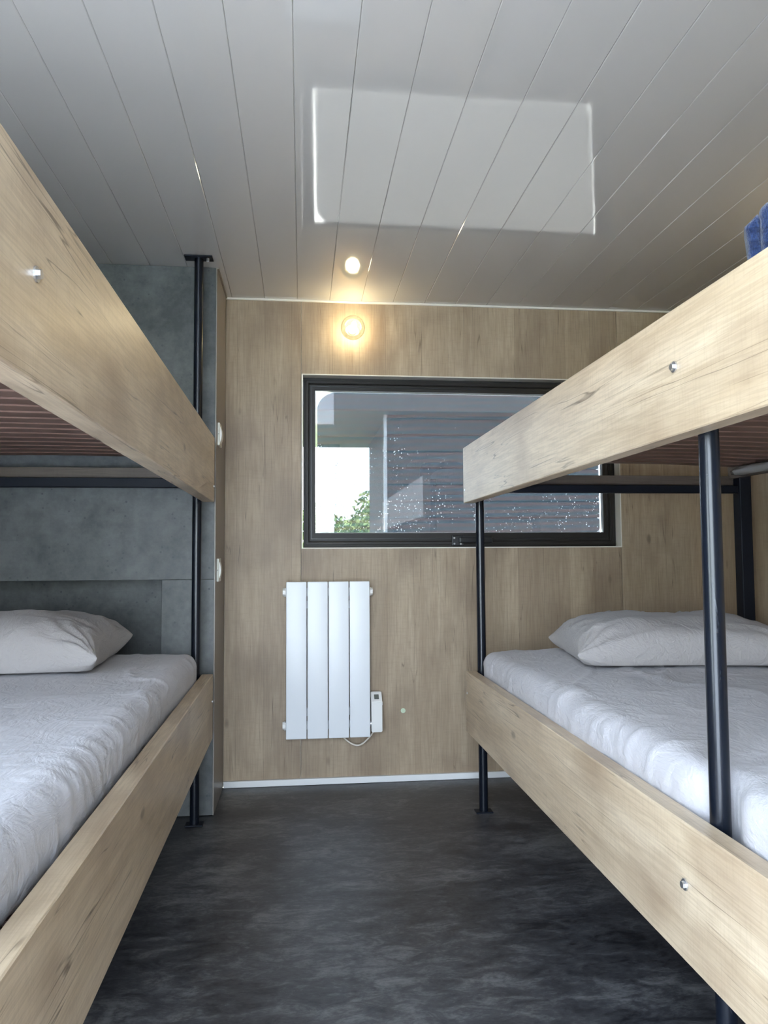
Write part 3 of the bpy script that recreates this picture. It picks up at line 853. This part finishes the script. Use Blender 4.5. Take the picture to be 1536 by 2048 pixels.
# ================================================================== RADIATOR
rad = empty('radiator', (.112, 3.235, .205), 'white four-panel electric radiator on the oak-look wall below the window', 'radiator')
RX0, PW, RZ0, RZ1, RY = -.066, .0892, .207, .862, 3.200
e0 = None
for k in range(4):
    x = RX0 + k * PW
    if e0 is None:
        bm = bmesh.new()
        add_box(bm, x + .0016, x + PW - .0016, RY, RY + .012, RZ0, RZ1, .0035, 3)
        add_box(bm, x + .030, x + PW - .030, RY + .011, RY + .050, RZ0 + .02, RZ1 - .02)
        add_box(bm, x + .006, x + PW - .006, RY + .045, RY + .056, RZ0 + .012, RZ1 - .012)
        add_cyl(bm, (x + .0005, RY + .034, RZ0 + .05), (x + PW - .0005, RY + .034, RZ0 + .05), .018, 18)
        add_cyl(bm, (x + .0005, RY + .034, RZ1 - .045), (x + PW - .0005, RY + .034, RZ1 - .045), .018, 18)
        e0 = finish('radiator_panel', bm, M['white_metal'], rad); smooth_by_angle(e0, 35); e0off = ORG[e0.name] - Vector((x, 0, 0))
    else: copy_part(e0, rad, e0off + Vector((x, 0, 0)))
xr = RX0 + 4 * PW
for (x, sg, z) in ((RX0, -1, RZ1 - .045), (RX0, -1, RZ0 + .05), (xr, 1, RZ1 - .045)):
    bm = bmesh.new()
    add_cyl(bm, (x, RY + .034, z), (x + sg * .006, RY + .034, z), .019, 20); add_cyl(bm, (x + sg * .005, RY + .034, z), (x + sg * .013, RY + .034, z), .0165, 6)
    finish('end_plug', bm, M['white_plastic'], rad)
for (x, z) in ((RX0 + PW, RZ0 + .10), (RX0 + 3 * PW, RZ0 + .10), (RX0 + PW, RZ1 - .10), (RX0 + 3 * PW, RZ1 - .10)):
    box('wall_bracket', x - .006, x + .006, RY + .050, D + .001, z - .015, z + .015, M['white_metal'], rad)
# control box with sloped display head
bm = bmesh.new()
bx0, bx1 = xr + .004, xr + .050
prof_ = [(RY + .004, RZ0 + .018), (RY + .062, RZ0 + .018), (RY + .062, .388), (RY + .040, .388), (RY + .004, .352)]
A = [bm.verts.new((bx0, y, z)) for y, z in prof_]; B = [bm.verts.new((bx1, y, z)) for y, z in prof_]
for i in range(5):
    j = (i + 1) % 5; bm.faces.new((A[i], A[j], B[j], B[i]))
bm.faces.new(A[::-1]); bm.faces.new(B)
bmesh.ops.bevel(bm, geom=list(bm.edges), offset=.003, segments=2, affect='EDGES')
ctl = finish('control_box', bm, M['white_plastic'], rad)
bm = bmesh.new()
d1 = Vector((0, .036, .036)).normalized(); nn = Vector((0, -1, 1)).normalized()
c = Vector(((bx0 + bx1) / 2, RY + .022, .370)) + nn * .0006
vs4 = [c + Vector((-.010, 0, 0)) - d1 * .012, c + Vector((.010, 0, 0)) - d1 * .012, c + Vector((.010, 0, 0)) + d1 * .012, c + Vector((-.010, 0, 0)) + d1 * .012]
bv = [bm.verts.new(p) for p in vs4]; bt = [bm.verts.new(p - nn * .002) for p in vs4]
bm.faces.new(bv); bm.faces.new(bt[::-1])
for i in range(4): bm.faces.new((bv[i], bt[i], bt[(i + 1) % 4], bv[(i + 1) % 4]))
finish('display', bm, M['lcd'], ctl)
box('side_button', bx1 - .001, bx1 + .003, RY + .02, RY + .034, .335, .348, M['white_plastic'], ctl)
cyl('coupling', (xr - .001, RY + .034, RZ0 + .05), (bx0 + .002, RY + .034, RZ0 + .05), .014, M['zinc'], rad, seg=16)
tube('power_cable', [(bx0 + .014, RY + .035, RZ0 + .022), (bx0 - .004, RY + .036, RZ0 - .005), (bx0 - .045, RY + .04, RZ0 - .040), (bx0 - .085, RY + .045, RZ0 - .034), (bx0 - .125, RY + .055, RZ0 + .002), (bx0 - .135, D + .003, RZ0 + .03)], .0036, M['cable'], rad)

# ================================================================== WALL LAMPS
def wall_lamp(pos, nrm, label, power, group='globe wall lamps'):
    """pos = centre of the globe, nrm = direction from wall into the room"""
    P = Vector(pos); n = Vector(nrm); gr_ = .053
    wall_p = P - n * (gr_ + .012)
    e = empty('wall_lamp', wall_p, label, 'lamp', group)
    cyl('base_plate', wall_p - n * .001, wall_p + n * .010, .030, M['white_plastic'], e, seg=28)
    cyl('socket', wall_p + n * .009, wall_p + n * .030, .019, M['black'], e, seg=20)
    bm = bmesh.new(); bmesh.ops.create_uvsphere(bm, u_segments=36, v_segments=24, radius=gr_)
    bmesh.ops.translate(bm, verts=bm.verts, vec=P)
    g_ = finish('glass_globe', bm, M['globe'], e, smooth=True, origin=P)
    bm = bmesh.new(); bmesh.ops.create_uvsphere(bm, u_segments=16, v_segments=12, radius=.0115)
    for v in bm.verts: v.co.z *= 1.5
    bmesh.ops.translate(bm, verts=bm.verts, vec=P + n * .012 + Vector((.005, 0, .008)))
    finish('filament', bm, M['filament'], g_, smooth=True)
    ld = bpy.data.lights.new('bulb_light', 'POINT'); ld.energy = power; ld.color = (1, .87, .58); ld.shadow_soft_size = .03
    lo_ = bpy.data.objects.new('bulb_light', ld); COL.objects.link(lo_); lo_.parent = e; lo_.location = (P + n * .012) - wall_p
    return e
wall_lamp((.2225, D - .060, 1.964), (0, -1, 0), 'lit clear globe bulb on the back wall above the window', .95)
wall_lamp((XR - .068, 1.99, 1.93), (-1, 0, 0), 'lit globe bulb on the right wall above the upper bunk', 1.3)

# ================================================================== SMALL WALL THINGS
def switch(zc, label):
    e = empty('light_switch', (XP, 3.015, zc), label, 'switch', 'switches on the partition edge')
    box('switch_plate', XP, XP + .009, 2.976, 3.056, zc - .045, zc + .045, M['cream_plastic'], e, bevel=.0025)
    bm = bmesh.new(); n = 10; w0, w1 = 2.990, 3.042
    A = []; B = []
    for i in range(n + 1):
        s = -1 + 2 * i / n; x = XP + .009 + .006 * (1 - s * s); z = zc + s * .032
        A.append(bm.verts.new((x, w0, z))); B.append(bm.verts.new((x, w1, z)))
    A2 = bm.verts.new((XP + .006, w0, zc - .032)); A3 = bm.verts.new((XP + .006, w0, zc + .032)); B2 = bm.verts.new((XP + .006, w1, zc - .032)); B3 = bm.verts.new((XP + .006, w1, zc + .032))
    for i in range(n): bm.faces.new((A[i], A[i + 1], B[i + 1], B[i]))
    bm.faces.new([A2] + A + [A3]); bm.faces.new(([B2] + B + [B3])[::-1])
    bm.faces.new((A2, A[0], B[0], B2)); bm.faces.new((A3, B3, B[-1], A[-1])); bm.faces.new((A2, B2, B3, A3))
    o = finish('rocker', bm, M['white_plastic'], e, smooth=False)
    cyl('plate_screw', (XP + .0045, 2.9768, zc), (XP + .0045, 2.9745, zc), .0016, M['black'], e, seg=8)
switch(1.452, 'upper white wall switch on the partition edge, level with the window glass')
switch(.918, 'lower white wall switch on the partition edge, below window level')

bm = bmesh.new(); add_cyl(bm, (.439, D - .0015, .298), (.439, D + .0005, .298), .0105, 24)
tag(finish('sticker', bm, M['sticker']), 'small round pale green sticker on the wall right of the radiator', 'sticker')
bpy.context.view_layer.update()
